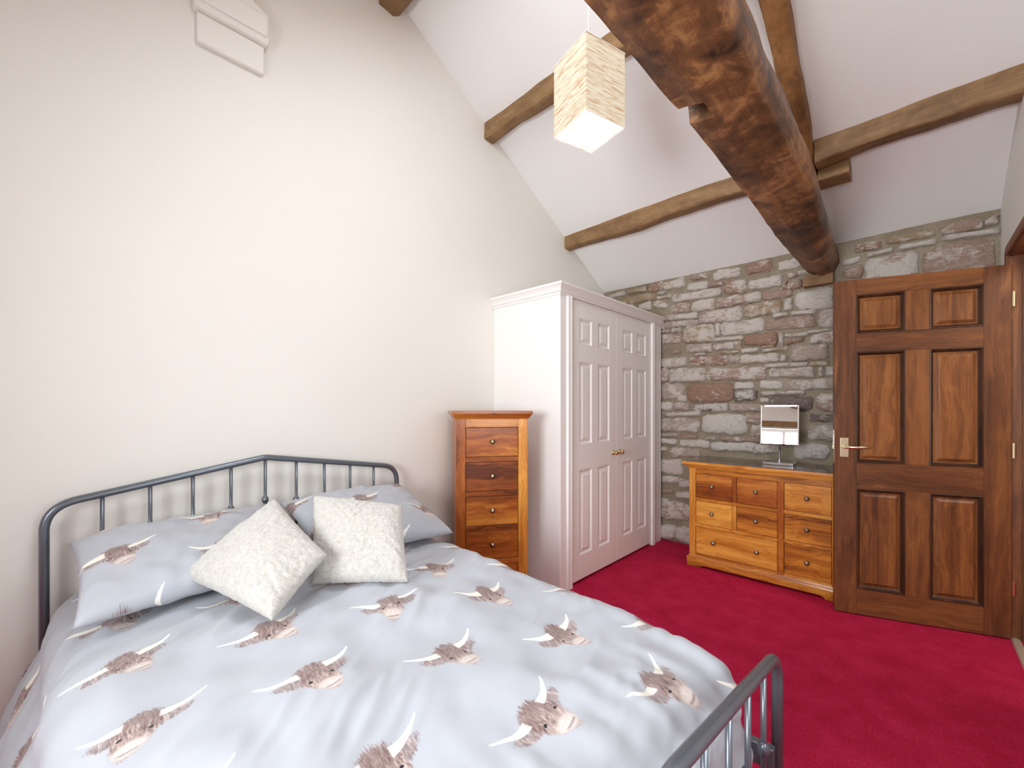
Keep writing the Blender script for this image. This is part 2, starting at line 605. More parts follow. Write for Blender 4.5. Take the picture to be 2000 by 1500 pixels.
def glass():
    M = Mat('window glass')
    tr = M.new('BsdfTransparent'); gl = M.new('BsdfGlossy'); mx = M.new('MixShader')
    gl.inputs['Roughness'].default_value = 0.02
    mx.inputs[0].default_value = 0.06
    M.link(tr.outputs[0], mx.inputs[1]); M.link(gl.outputs[0], mx.inputs[2])
    M.link(mx.outputs[0], M.n['Material Output'].inputs['Surface'])
    return M.m


GLASS = glass()

# ------------------------------------------------------------------ the room shell
fl = MB().box(GX - 0.3, 1.75, NY - 0.3, SY + 0.3, -0.12, 0.0).build('floor', carpet())
tag(fl, 'deep red wool carpet covering the whole floor', 'floor', kind='structure')

RZ = ceil_z(RIDGE)
gab = MB().prism([(NY - 0.3, -0.12), (SY + 0.3, -0.12), (SY + 0.3, EAVE - 0.3 * SLOPE + 0.02), (RIDGE, RZ + 0.02), (NY - 0.3, EAVE - 0.3 * SLOPE + 0.02)], 0, GX - 0.25, GX)
tag(gab.build('wall_left', WALL), 'smooth cream gable wall behind the bed', 'wall', kind='structure')

ct = 0.12
c1 = MB().prism([(SY + 0.3, ceil_z(SY) - 0.3 * SLOPE), (RIDGE, RZ), (RIDGE, RZ + ct * 1.15), (SY + 0.3, ceil_z(SY) - 0.3 * SLOPE + ct * 1.15)], 0, GX - 0.25, RX + 0.12)
tag(c1.build('ceiling', WHITE_CEIL), 'white sloping plastered ceiling falling to the stone wall', 'ceiling', kind='structure')
# the slope over the camera, with an unseen roof window added for fill light
wy0, wy1, wx0, wx1 = 0.35, 1.15, -1.15, -0.25


def slope_piece(mb, x0, x1, y0, y1):
    zf = lambda y: EAVE + SLOPE * (y - NY)
    mb.prism([(y0, zf(y0)), (y1, zf(y1)), (y1, zf(y1) + ct * 1.15), (y0, zf(y0) + ct * 1.15)], 0, x0, x1)


c2 = MB()
slope_piece(c2, GX - 0.25, RX + 0.12, NY - 0.3, wy0)
slope_piece(c2, GX - 0.25, RX + 0.12, wy1, RIDGE)
slope_piece(c2, GX - 0.25, wx0, wy0, wy1)
slope_piece(c2, wx1, RX + 0.12, wy0, wy1)
tag(c2.build('ceiling', WHITE_CEIL), 'white sloping plastered ceiling with an added roof window', 'ceiling', kind='structure')
rw = empty('added_roof_window', (wx0, wy0, 0))
tag(rw, 'pine framed roof window added unseen in the ceiling slope for fill light', 'window', kind='structure')
m = MB()
for (a, b, c, d) in ((0, 0.9, 0, 0.05), (0, 0.9, 0.75, 0.8), (0, 0.05, 0.05, 0.75), (0.85, 0.9, 0.05, 0.75)):
    zf = lambda y: EAVE + SLOPE * (y + wy0 - NY)
    m.prism([(c, zf(c) + 0.05), (d, zf(d) + 0.05), (d, zf(d) + 0.11), (c, zf(c) + 0.11)], 0, a, b)
m.build('frame', BEAM_X, rw)
zf = lambda y: EAVE + SLOPE * (y + wy0 - NY) + 0.08
MB().add([(0.05, 0.05, zf(0.05)), (0.85, 0.05, zf(0.05)), (0.85, 0.75, zf(0.75)), (0.05, 0.75, zf(0.75))], [(0, 1, 2, 3)]).build('pane', GLASS, rw)

# wall behind the camera with its window
WX0, WX1, WZ0, WZ1 = -1.20, -0.12, 0.92, 1.92
wf = MB()
wf.box(GX - 0.25, WX0, NY - 0.3, NY, -0.12, EAVE + 0.02).box(WX1, RX + 0.12, NY - 0.3, NY, -0.12, EAVE + 0.02)
wf.box(WX0, WX1, NY - 0.3, NY, -0.12, WZ0).box(WX0, WX1, NY - 0.3, NY, WZ1, EAVE + 0.02)
tag(wf.build('wall_front', WALL), 'cream low eaves wall with a small window', 'wall', kind='structure')
w1 = empty('window_1', (0, 0, 0))
tag(w1, 'small white casement window under an oak lintel in the low cream wall', 'window', kind='structure')
fm = MB()
fy0, fy1 = NY - 0.24, NY - 0.19
fm.box(WX0, WX1, fy0, fy1, WZ0, WZ0 + 0.05).box(WX0, WX1, fy0, fy1, WZ1 - 0.05, WZ1)
fm.box(WX0, WX0 + 0.05, fy0, fy1, WZ0 + 0.05, WZ1 - 0.05).box(WX1 - 0.05, WX1, fy0, fy1, WZ0 + 0.05, WZ1 - 0.05)
fm.box((WX0 + WX1) / 2 - 0.025, (WX0 + WX1) / 2 + 0.025, fy0, fy1, WZ0 + 0.05, WZ1 - 0.05)
fm.build('window_frame', WARD, w1, 0.004)
for a, b in ((WX0 + 0.05, (WX0 + WX1) / 2 - 0.025), ((WX0 + WX1) / 2 + 0.025, WX1 - 0.05)):
    MB().box(a, b, NY - 0.218, NY - 0.214, WZ0 + 0.05, WZ1 - 0.05).build('pane', GLASS, w1)
MB().box(WX0 - 0.16, WX1 + 0.16, NY - 0.10, NY + 0.012, WZ1, WZ1 + 0.11).build('lintel', BEAM_X, w1, 0.006)
MB().box(WX0 - 0.03, WX1 + 0.03, NY - 0.19, NY + 0.02, WZ0 - 0.03, WZ0).build('window_sill', WARD, w1, 0.005)

# door wall
DY0, DY1, DH = 2.70, 3.50, 2.06              # clear opening in the wall
wr = MB()
zt = lambda y: ceil_z(y) + 0.03
VY0, VY1, VZ0, VZ1 = 0.20, 1.15, 0.95, 1.72          # side window, added out of view to brighten the gable side
wr.prism([(NY - 0.3, -0.12), (VY0, -0.12), (VY0, zt(VY0)), (NY - 0.3, zt(NY) - 0.3 * SLOPE)], 0, RX, RX + 0.12)
wr.prism([(VY1, -0.12), (DY0 - 0.03, -0.12), (DY0 - 0.03, zt(DY0)), (RIDGE, zt(RIDGE)), (VY1, zt(VY1))], 0, RX, RX + 0.12)
wr.prism([(VY0, -0.12), (VY1, -0.12), (VY1, VZ0), (VY0, VZ0)], 0, RX, RX + 0.12)
wr.prism([(VY0, VZ1), (VY1, VZ1), (VY1, zt(VY1)), (VY0, zt(VY0))], 0, RX, RX + 0.12)
wr.prism([(DY1 + 0.03, -0.12), (SY + 0.3, -0.12), (SY + 0.3, zt(SY) - 0.3 * SLOPE), (DY1 + 0.03, zt(DY1))], 0, RX, RX + 0.12)
wr.prism([(DY0 - 0.03, DH + 0.03), (DY1 + 0.03, DH + 0.03), (DY1 + 0.03, zt(DY1)), (DY0 - 0.03, zt(DY0))], 0, RX, RX + 0.12)
tag(wr.build('wall_right', WALL), 'cream wall with the doorway beside the stone wall', 'wall', kind='structure')

w3 = empty('added_side_window', (0, 0, 0))
tag(w3, 'white side window added unseen in the doorway wall beside the bed for fill light', 'window', kind='structure')
fm = MB()
fm.box(RX + 0.07, RX + 0.11, VY0, VY1, VZ0, VZ0 + 0.05).box(RX + 0.07, RX + 0.11, VY0, VY1, VZ1 - 0.05, VZ1)
fm.box(RX + 0.07, RX + 0.11, VY0, VY0 + 0.05, VZ0 + 0.05, VZ1 - 0.05).box(RX + 0.07, RX + 0.11, VY1 - 0.05, VY1, VZ0 + 0.05, VZ1 - 0.05)
fm.build('window_frame', WARD, w3, 0.004)
MB().box(RX + 0.088, RX + 0.092, VY0 + 0.05, VY1 - 0.05, VZ0 + 0.05, VZ1 - 0.05).build('pane', GLASS, w3)

# door lining, stop and architrave
tr = empty('trim_1', (0, 0, 0))
tag(tr, 'dark stained wooden door lining and architrave around the doorway', 'door frame', kind='structure')
box('jamb', (RX - 0.005, RX + 0.125, DY1, DY1 + 0.03, 0, DH), DOOR_V, tr, 0.002)
box('jamb', (RX - 0.005, RX + 0.125, DY0 - 0.03, DY0, 0, DH), DOOR_V, tr, 0.002)
box('lintel', (RX - 0.005, RX + 0.125, DY0 - 0.03, DY1 + 0.03, DH, DH + 0.03), DOOR_Y, tr, 0.002)
box('door_stop', (RX + 0.04, RX + 0.075, DY1 - 0.012, DY1, 0, DH), DOOR_V, tr, 0.002)
box('door_stop', (RX + 0.04, RX + 0.075, DY0, DY0 + 0.012, 0, DH), DOOR_V, tr, 0.002)
prof = [(0, 0), (0, 0.018), (0.012, 0.022), (0.05, 0.016), (0.068, 0.010), (0.075, 0)]     # (across, proud)
def architrave(a0, a1, vert, base, sgn):
    mb = MB(); rings = []
    for k, a in enumerate((a0, a1)):
        ring = []
        for c, p in prof:
            mit = c if k == 1 else (c if not vert else 0)
            if vert: ring.append((RX - p, base + sgn * c, a + (c if k == 1 else 0)))
            else: ring.append((RX - p, a + (c if k == 1 else -c), base + c))
        rings.append(ring)
    mb.loft(rings)
    return mb
architrave(0, DH + 0.008, True, DY1 + 0.008, 1).build('architrave', DOOR_V, tr)
architrave(0, DH + 0.008, True, DY0 - 0.008, -1).build('architrave', DOOR_V, tr)
architrave(DY0 - 0.008, DY1 + 0.008, False, DH + 0.008, 1).build('architrave', DOOR_Y, tr)
ts = MB().prism([(RX - 0.002, 0.0), (RX + 0.035, 0.0), (RX + 0.030, 0.006), (RX + 0.0165, 0.008), (RX + 0.003, 0.006)], 1, DY0, DY1)
tag(ts.build('trim_2', STRIP), 'pale metal carpet strip across the doorway', 'threshold', kind='structure')

# the hall beyond
hw = MB().box(1.55, 1.67, 1.4, SY + 0.3, -0.12, 2.6)
tag(hw.build('wall_hall', WALL), 'cream hall wall beyond the doorway', 'wall', kind='structure')
hw = MB().box(RX + 0.12, 1.55, SY - 0.02, SY + 0.1, -0.12, 2.6).box(RX + 0.12, 1.55, 1.4, 1.52, -0.12, 2.6)
tag(hw.build('wall_hall_end', WALL), 'cream end walls of the hall', 'wall', kind='structure')
hw = MB().box(RX + 0.12, 1.67, 1.4, SY + 0.1, 2.5, 2.6)
tag(hw.build('ceiling_hall', WHITE_CEIL), 'white flat hall ceiling', 'ceiling', kind='structure')

# ------------------------------------------------------------------ stone wall
rng = random.Random(7)
NXG, NZG = 90, 80
vs, fs = [], []
for j in range(NZG + 1):
    for i in range(NXG + 1):
        x = GX - 0.02 + (RX - GX + 0.04) * i / NXG
        z = -0.1 + (EAVE + 0.12) * j / NZG
        d = mnoise.noise((x * 3, 1.3, z * 3)) * 0.008 + mnoise.noise((x * 14, 4.0, z * 14)) * 0.004
        vs.append((x, SY + d, z))
for j in range(NZG):
    for i in range(NXG):
        a = j * (NXG + 1) + i
        fs.append((a, a + 1, a + NXG + 2, a + NXG + 1))
sw = MB().add(vs, fs)
n0 = len(sw.v)
sw.box(GX - 0.25, RX + 0.12, SY + 0.03, SY + 0.4, -0.12, EAVE + 0.05)
wall_back = tag(sw.build('wall_back', STONE_MORTAR, auto=True), 'rubble stone wall of pinkish limewashed sandstone under the eaves', 'wall', kind='structure')

TR = {}
TR['A'] = (1180, 500, 8.333, '''300 820 690 790 590 690 o;720 940 480 570 410 550 r;965 1300 440 550 340 490 o;1410 1700 310 380 260 345 p;1780 2203 245 395 200 315 w
1345 1680 470 560 400 520 o;1700 1930 470 505 420 460 p;880 990 590 630 550 600 w;860 1075 665 700 625 665 w;560 750 800 860 730 870 o;800 1020 740 820 700 840 p
1110 1890 640 745 510 640 w;1090 1380 780 920 750 900 p;1430 1790 740 890 690 860 o;1830 2540 690 840 585 735 p;1960 2310 400 620 370 580 r;1150 1510 960 1035 920 1000 w
990 1130 980 1050 950 1030 w;1540 2230 905 1095 815 1040 p;990 1520 1090 1170 1030 1110 w;920 970 1100 1190 1090 1180 w;940 1060 1215 1255 1200 1235 w;1100 1250 1185 1240 1165 1225 w
940 1250 1275 1420 1260 1400 p;1280 1790 1155 1420 1100 1385 o;1815 1870 1095 1290 1090 1290 w;1903 2583 1090 1300 1010 1220 w;60 330 640 690 560 620 o;380 680 570 610 500 560 o''')
TR['B'] = (1400, 470, 8.333, '''475 880 390 540 280 480 r;1000 1340 350 480 270 430 p;1320 1480 500 540 470 530 w;1150 1320 540 600 480 560 p;520 1060 660 800 550 720 w;1070 1130 670 770 650 770 p
1150 1360 690 800 620 750 p;740 1210 830 950 800 900 p;1290 1870 850 1110 730 1090 w;450 1030 1050 1250 960 1150 o;1105 1220 960 1130 940 1120 w;920 1150 1195 1245 1170 1210 w
1220 1600 1165 1200 1130 1180 w;800 1590 1310 1450 1210 1390 p;1670 1900 1130 1400 1100 1380 w''')
TR['C'] = (1280, 640, 11.11, '''1270 1900 235 280 185 245 o;670 1220 380 530 330 510 w;1250 1690 350 480 320 450 w;1430 1800 520 555 495 535 o;1715 1870 310 480 260 470 o;330 540 480 560 470 540 p
130 650 650 860 640 810 o;750 1540 640 800 590 800 r;1590 1800 590 770 590 770 w;120 250 890 1160 890 1150 p;300 1070 900 1170 880 1150 w;1110 2390 880 1150 845 1110 p;120 620 1210 1570 1220 1500 w
700 1670 1230 1600 1200 1600 r;1720 2125 1200 1320 1180 1310 w;1730 2190 1370 1570 1360 1570 g;860 1080 565 600 545 580 w''')
TR['D'] = (1450, 620, 11.11, '''-30 330 690 760 655 720 w;-40 770 830 990 770 940 o;50 740 390 590 330 600 r;810 880 340 640 340 640 w;960 1310 520 580 430 490 r;1490 2100 400 560 250 510 p;910 1400 365 405 335 385 o
430 680 630 665 595 645 o;440 960 690 735 645 690 o;1050 1830 640 930 570 890 w;820 940 830 940 800 930 w;480 1390 1020 1080 970 1030 w;1500 1860 985 1035 950 1015 o;590 1550 1120 1280 1080 1280 w
1660 1740 1080 1280 1090 1270 w;1820 2060 1080 1250 1060 1240 w;1420 1940 300 335 245 290 o''')
TR['F'] = (1450, 735, 11.11, '''390 860 110 250 100 270 w;940 2100 90 270 50 270 w;390 1340 345 395 310 375 w;390 550 480 550 470 560 p;610 1510 440 700 460 720 g;1600 2060 390 680 370 780 p;-289 420 600 750 610 740 w
80 410 810 1000 790 1010 p;190 400 1080 1300 1060 1310 p;1480 2050 830 980 860 980 g;1410 2060 1080 1380 1060 1400 w;244 789 1478 1666 1490 1660 w;1120 1870 1478 1780 1490 1770 w''')
TR['E'] = (1280, 765, 11.11, '''110 350 230 390 230 390 w;400 730 250 380 250 390 w;820 1560 290 400 250 420 g;200 960 470 525 430 510 w;110 950 590 840 590 880 w;1020 1960 500 880 490 940 w;480 660 100 200 90 200 w
140 490 910 970 910 970 w;120 450 1010 1110 1040 1130 w;560 900 930 1010 940 1000 p;540 1160 1050 1170 1060 1220 w;1080 1290 980 1040 1000 1040 w;1440 2270 990 1050 990 1090 p;1210 2190 1100 1260 1120 1290 w
300 950 1200 1440 1270 1400 w;110 240 1200 1270 1220 1280 p''')
TR['G'] = (1270, 880, 7.89, '''155 480 145 330 150 390 p;180 430 400 490 410 500 w;440 620 450 560 460 560 w;180 340 590 650 600 650 p;400 640 650 720 650 740 p;150 640 740 1050 870 1060 p;130 380 1150 1340 1170 1370 w;390 640 1180 1380 1200 1440 w''')
TR['H'] = (1630, 400, 6.06, '''245 545 480 550 430 510 r;620 1180 390 450 300 360 o;1275 1740 260 345 140 275 p;1790 1930 190 235 110 215 p;390 680 585 610 510 540 w;770 1195 490 525 410 450 w;100 300 660 720 610 660 w
110 320 780 860 710 850 p;370 970 650 930 540 900 p;1060 1890 530 860 360 800 p;1280 1940 375 415 285 325 w''')

quads = []                                         # (X, z) corners TL TR BR BL, kind
for key, (ox, oy, sc, txt) in TR.items():
    for row in txt.replace('\n', ';').split(';'):
        p = row.split()
        if len(p) < 7: continue
        xl, xr, tl, bl, t2, b2 = map(float, p[:6])
        q = []
        for (a, b) in ((xl, tl), (xr, t2), (xr, b2), (xl, bl)):
            P = on(ox + a / sc, oy + b / sc, 1, SY - 0.02)
            q.append((P[0], P[2]))
        g = 0.0045
        q = [(q[0][0] - g, q[0][1] + g), (q[1][0] + g, q[1][1] + g), (q[2][0] + g, q[2][1] - g), (q[3][0] - g, q[3][1] - g)]
        quads.append((q, p[6]))


def bbox(q):
    return min(a for a, _ in q), max(a for a, _ in q), min(b for _, b in q), max(b for _, b in q)


taken = [bbox(q) for q, _ in quads]


def free(b, pad=0.004):
    for t in taken:
        if b[0] < t[1] - pad and b[1] > t[0] + pad and b[2] < t[3] - pad and b[3] > t[2] + pad:
            return False
    return True


# the courses that furniture and the door stand in front of
z = 0.02
while z < EAVE - 0.06:
    h = rng.uniform(0.06, 0.125)
    x = GX + rng.uniform(0, 0.05)
    while x < RX - 0.04:
        w = rng.uniform(0.12, 0.34)
        b = (x, min(x + w, RX - 0.01), z, min(z + h, EAVE - 0.02))
        hidden = (x + w < -1.74) or (z + h < 0.80 and x > -1.26) or (x > -0.40 and z + h < 2.09)
        if hidden and free(b) and b[1] - b[0] > 0.05:
            j = lambda: rng.uniform(-0.008, 0.008)
            q = [(b[0] + j(), b[3] + j()), (b[1] + j(), b[3] + j()), (b[1] + j(), b[2] + j()), (b[0] + j(), b[2] + j())]
            quads.append((q, rng.choice('wwppprog' if z > 1.2 else 'wwwwppg')))
        x += w + 0.018
    z += h + 0.018


def stone(q, kind, idx):
    r = random.Random(idx * 13 + 5)
    pts = []
    c = [Vector(p) for p in q]
    size = min((c[0] - c[3]).length, (c[0] - c[1]).length)
    ctr = (c[0] + c[1] + c[2] + c[3]) / 4
    raw = []
    for i in range(4):
        a, b = c[i], c[(i + 1) % 4]
        L = (b - a).length
        k = max(2, min(7, int(L / 0.035)))
        cut = min(0.26 * size, 0.4 * L / 2) * r.uniform(0.5, 1.2)
        for s in range(k + 1):
            t = (cut + (L - 2 * cut) * s / k) / L
            p = a.lerp(b, t)
            p = p + Vector((r.uniform(-1, 1), r.uniform(-1, 1))) * min(0.0075, size * 0.085)
            raw.append(p)
    n = len(raw)
    proud = r.uniform(0.018, 0.038)
    ins = min(0.012, size * 0.16)

    def ring(inset, y, amp):
        o = []
        for p in raw:
            d = ctr - p
            L = d.length
            k = min(inset / max(L, 1e-4), 0.9)
            pp = p + d * k
            o.append((pp.x, y + r.uniform(-amp, amp), pp.y))
        return o
    rings = [ring(-0.004, SY + 0.012, 0), ring(0, SY - proud * 0.45, 0.002), ring(ins * 0.6, SY - proud * 0.9, 0.003)]
    d = ring(0, SY - proud, 0.0)
    inner = []
    for p in raw:
        pp = p.lerp(ctr, 0.45)
        inner.append((pp.x, SY - proud - 0.004 + r.uniform(-0.004, 0.004), pp.y))
    rings.append(inner)
    mb = MB().loft(rings, cap=False)
    base = (len(rings) - 1) * n
    mb.v.append((ctr.x, SY - proud - 0.004, ctr.y))
    for i in range(n):
        mb.f.append((base + i, base + (i + 1) % n, len(mb.v) - 1))
    # flat normals outward: face the room (-Y)
    o = mb.build('stone', STONES[kind], wall_back, smooth=True)
    return o


for i, (q, k) in enumerate(quads):
    stone(q, k, i)

# ------------------------------------------------------------------ roof timbers
def timber(name, axis, a0, a1, sect, mat, label, seed=0, amp=0.008, n=40, wob=None, mod=None):
    """sect(t) -> list of (p, q) in the other two axes; lofted along axis with a hewn, uneven surface"""
    rings = []
    for k in range(n + 1):
        t = k / n
        a = a0 + (a1 - a0) * t
        ring = []
        for (p, q) in sect(a):
            dn = mnoise.noise((a * 2.3 + seed, p * 6, q * 6)) * amp + mnoise.noise((a * 9 + seed, p * 20, q * 20)) * amp * 0.5
            dm = mnoise.noise((a * 2.3 + seed + 50, p * 6, q * 6)) * amp + mnoise.noise((a * 9 + seed + 50, p * 20, q * 20)) * amp * 0.5
            v = [p + dn, q + dm]
            v.insert(axis, a)
            ring.append(tuple(v))
        rings.append(ring)
    o = MB().loft(rings).build(name, mat, auto=True)
    o.data.set_sharp_from_angle(angle=math.radians(55))
    return tag(o, label, 'beam', {'purlin': 'oak purlins under the ceiling', 'principal_rafter': 'principal rafters of the roof truss'}.get(name))


def dense(poly, m=5, rnd=0.0):
    out = []
    n = len(poly)
    for i in range(n):
        a = Vector(poly[i]); b = Vector(poly[(i + 1) % n])
        for k in range(m):
            out.append(tuple(a.lerp(b, k / m)))
    return out


def smoothstep(a, b, x):
    t = min(1, max(0, (x - a) / (b - a)))
    return t * t * (3 - 2 * t)


def tie_sect(y):
    f = smoothstep(2.3, 3.7, y)                 # narrows towards the stone wall
    near = 1 - smoothstep(0.9, 1.5, y)
    L = -0.582 + 0.004 * f
    Rr = -0.335 - 0.055 * f
    zb = 2.262
    sag = 0.012 + 0.045 * f
    notch = 1.0 if 1.435 < y < 1.535 else 0.0
    pts = [(L, zb), (L + 0.04, zb - sag * 0.4), (L + 0.09, zb - sag), (L + 0.15, zb - sag * 0.8 + 0.005), (Rr - 0.018, zb + 0.004), (Rr, zb + 0.035),
           (Rr, zb + 0.085), (Rr - 0.010, zb + 0.14), (Rr - 0.035, zb + 0.20), (Rr - 0.06, zb + 0.26), (-0.50, zb + 0.27), (L - 0.005, zb + 0.26), (L - 0.012, zb + 0.16), (L - 0.006, zb + 0.06)]
    if notch:
        pts[0] = (L + 0.065, zb + 0.055); pts[1] = (L + 0.075, zb + 0.03); pts[13] = (L + 0.02, zb + 0.075)
    return dense(pts, 3)


ys = sorted(set([NY + (SY + 0.02 - NY) * k / 70 for k in range(71)] + [1.4349, 1.4351, 1.5349, 1.5351]))
rings = []
for a in ys:
    ring = []
    for (p, q) in tie_sect(a):
        dn = mnoise.noise((a * 1.7, p * 6, q * 6)) * 0.014 + mnoise.noise((a * 8, p * 18, q * 18)) * 0.006
        dm = mnoise.noise((a * 1.7 + 50, p * 6, q * 6)) * 0.012 + mnoise.noise((a * 8 + 50, p * 18, q * 18)) * 0.006
        ring.append((p + dn, a, q + dm))
    rings.append(ring)
tie = MB().loft(rings).build('tie_beam', BEAM_Y, auto=True)
tie.data.set_sharp_from_angle(angle=math.radians(60))
tag(tie, 'massive rough-hewn dark oak tie beam with a notch, ending on the stone wall', 'beam')

pad = MB().box(-0.60, -0.415, SY - 0.075, SY + 0.02, 2.145, 2.222)
tag(pad.build('timber_pad', BEAM_X, bevel=0.006), 'short flat wooden pad in the stone wall under the big tie beam', 'timber')


def rafter_sect(y):
    c = ceil_z(y)
    b = 0.010 * math.sin(y * 3)
    return dense([(-0.548 + b, c + 0.02), (-0.548 + b, c - 0.10), (-0.53 + b, c - 0.115), (-0.46 + b, c - 0.115), (-0.442 + b, c - 0.10), (-0.442 + b, c + 0.02)], 3)


timber('principal_rafter', 1, RIDGE, 3.42, rafter_sect, BEAM_R, 'sloping oak rafter under the ceiling, rising from above the big tie beam to the ridge', 3, 0.012)
timber('principal_rafter', 1, NY + 0.45, RIDGE, rafter_sect, BEAM_R, 'sloping oak rafter on the roof slope with the added roof window', 9, 0.012)


def purlin_sect(y0, h, w, bow=0.0, xc=-1.4, hl=1.0, wav=0.0, seed=0.0):
    def f(x):
        s = (x - xc) / hl
        y = y0 + 0.012 * math.sin(x * 2.1 + seed)
        zt_ = ceil_z(y) + 0.006
        zb = ceil_z(y0) - h + bow * (1 - s * s) + wav * mnoise.noise((x * 3.1 + seed, 0.5, 0))
        return dense([(y, zt_), (y, zb + 0.012), (y + 0.010, zb), (y + w - 0.02, zb - 0.004), (y + w, zb + 0.012), (y + w, zt_ - w * SLOPE)], 3)
    return f


timber('purlin', 0, GX, -0.556, purlin_sect(3.172, 0.128, 0.105, 0.012, -1.4, 0.95, 0.03, 1.0), BEAM_X, 'lower oak purlin from the cream gable wall to the tie beam', 11, 0.006, 60)
timber('purlin', 0, -0.432, RX, purlin_sect(3.115, 0.135, 0.120, 0.020, 0.0, 0.4, 0.015, 4.0), BEAM_X, 'lower oak purlin from the sloping rafter to the doorway wall', 12, 0.006, 40)
timber('purlin', 0, GX, -0.556, purlin_sect(2.160, 0.135, 0.105, 0.030, -1.7, 0.8, 0.02, 7.0), BEAM_X, 'curved upper oak purlin running behind the paper lantern', 13, 0.006, 60)
timber('purlin', 0, -0.432, RX, purlin_sect(2.165, 0.11, 0.095, 0.01, -0.1, 0.8, 0.02, 7.0), BEAM_X, 'upper oak purlin from the sloping rafter to the doorway wall', 14, 0.006, 30)
rb = lambda x: dense([(RIDGE - 0.075, RZ - 0.03), (RIDGE - 0.065, RZ - 0.155), (RIDGE + 0.035, RZ - 0.165), (RIDGE + 0.075, RZ - 0.13), (RIDGE + 0.075, RZ - 0.03)], 3)
timber('ridge_beam', 0, GX - 0.02, RX + 0.02, rb, BEAM_X, 'oak ridge beam at the top of the cream gable wall', 17, 0.008, 60)
bl = MB().prism([(3.235, ceil_z(3.235)), (3.235, 2.665), (3.25, 2.655), (3.36, 2.648), (3.36, ceil_z(3.36))], 0, -0.432, -0.275)
tag(bl.build('packing_block', BEAM_X, bevel=0.004), 'short oak block packed under the purlin beside the rafter', 'timber')

# white corbel high on the gable wall
cb = MB()
yl, yr = 0.40, 0.672
cb.prism([(yl, 2.885), (yr, 2.885), (yr, 3.02), (yl, 3.02)], 0, GX, GX + 0.03)
cb.prism([(yl - 0.012, 3.02), (yr + 0.012, 3.02), (yr + 0.016, 3.05), (yr + 0.016, 3.165), (yr - 0.052, 3.195), (yr - 0.052, 3.275), (yl - 0.016, 3.275), (yl - 0.016, 3.05)], 0, GX, GX + 0.055)
cb.prism([(yl - 0.012, 3.05), (yr + 0.006, 3.05), (yr + 0.006, 3.15), (yl - 0.012, 3.15)], 0, GX + 0.05, GX + 0.068)
tag(cb.build('corbel', WALL, bevel=0.012), 'stepped white painted corbel high on the cream gable wall', 'corbel')

# ------------------------------------------------------------------ paper lantern
lt = [on(1080, 270, 2, 2.478), on(1155, 300, 2, 2.478), on(1222, 252, 2, 2.478), on(1144, 215, 2, 2.478)]
lc = sum(lt) / 4
e1 = (lt[2] - lt[3] + lt[1] - lt[0]) / 2
la = math.atan2(e1[1], e1[0])
hs, lh = 0.111, 0.328
lamp = empty('paper_lantern', (lc[0], lc[1], 2.478), la)
tag(lamp, 'lit square paper lantern hanging on a thin cord beside the big beam', 'lamp')
for k in range(4):
    a = k * PI / 2
    mb = MB(); nx, nz = 10, 16
    vs, fs = [], []
    for j in range(nz + 1):
        for i in range(nx + 1):
            u = -hs + 2 * hs * i / nx
            zz = lh * j / nz
            d = hs + 0.0015 * mnoise.noise((u * 20 + k * 7, zz * 90, 0))
            vs.append((u * math.cos(a) + d * math.sin(a), u * math.sin(a) - d * math.cos(a), zz))
    for j in range(nz):
        for i in range(nx):
            b = j * (nx + 1) + i
            fs.append((b, b + 1, b + nx + 2, b + nx + 1))
    mb.add(vs, fs).build('shade_panel', PAPER, lamp, smooth=True)
MB().box(-hs + 0.002, hs - 0.002, -hs + 0.002, hs - 0.002, 0.003, 0.005).build('bottom_panel', PAPER_B, lamp)
for zz in (0.0, lh):
    fr = MB()
    c = hs + 0.001
    fr.tube([(-c, -c, zz), (c, -c, zz)], 0.0016, 6).tube([(c, -c, zz), (c, c, zz)], 0.0016, 6).tube([(c, c, zz), (-c, c, zz)], 0.0016, 6).tube([(-c, c, zz), (-c, -c, zz)], 0.0016, 6)
    if zz: fr.tube([(-hs, 0, lh), (hs, 0, lh)], 0.0016, 6)
    fr.build('wire_frame', CORD, lamp)
MB().lathe([(0.0, 0), (0.016, 0.0), (0.018, 0.05), (0.012, 0.06), (0.0, 0.06)], (0, 0, lh - 0.03)).build('lamp_holder', CORD, lamp, smooth=True)
ztop = ceil_z(lc[1]) - 2.478
MB().tube([(0, 0, lh + 0.02), (0, 0, ztop)], 0.0028, 8).build('cord', CORD, lamp, smooth=True)
MB().lathe([(0.0, 0), (0.042, 0), (0.045, 0.012), (0.03, 0.05), (0, 0.06)], (0, 0, ztop - 0.03)).build('ceiling_rose', CORD, lamp, smooth=True)

# ------------------------------------------------------------------ wardrobe
WFX, WSY, WTOP = -1.705, 2.266, 2.075
wd = empty('fitted_wardrobe', (0, 0, 0))
tag(wd, 'white fitted wardrobe with two panelled doors between gable and stone wall', 'wardrobe')
box('side_panel', (GX + 0.001, WFX - 0.001, WSY, WSY + 0.03, 0, WTOP - 0.01), WARD, wd, 0.003)
box('top_board', (GX + 0.001, WFX - 0.001, WSY + 0.03, SY - 0.045, WTOP - 0.03, WTOP - 0.005), WARD, wd)
box('front_frame', (WFX - 0.045, WFX, WSY + 0.002, 2.392, 0, WTOP - 0.02), WARD, wd, 0.003)
box('front_frame', (WFX - 0.045, WFX, 3.624, SY - 0.045, 0, WTOP - 0.02), WARD, wd, 0.003)
box('front_frame', (WFX - 0.045, WFX, 2.392, 3.624, 2.004, WTOP - 0.02), WARD, wd)
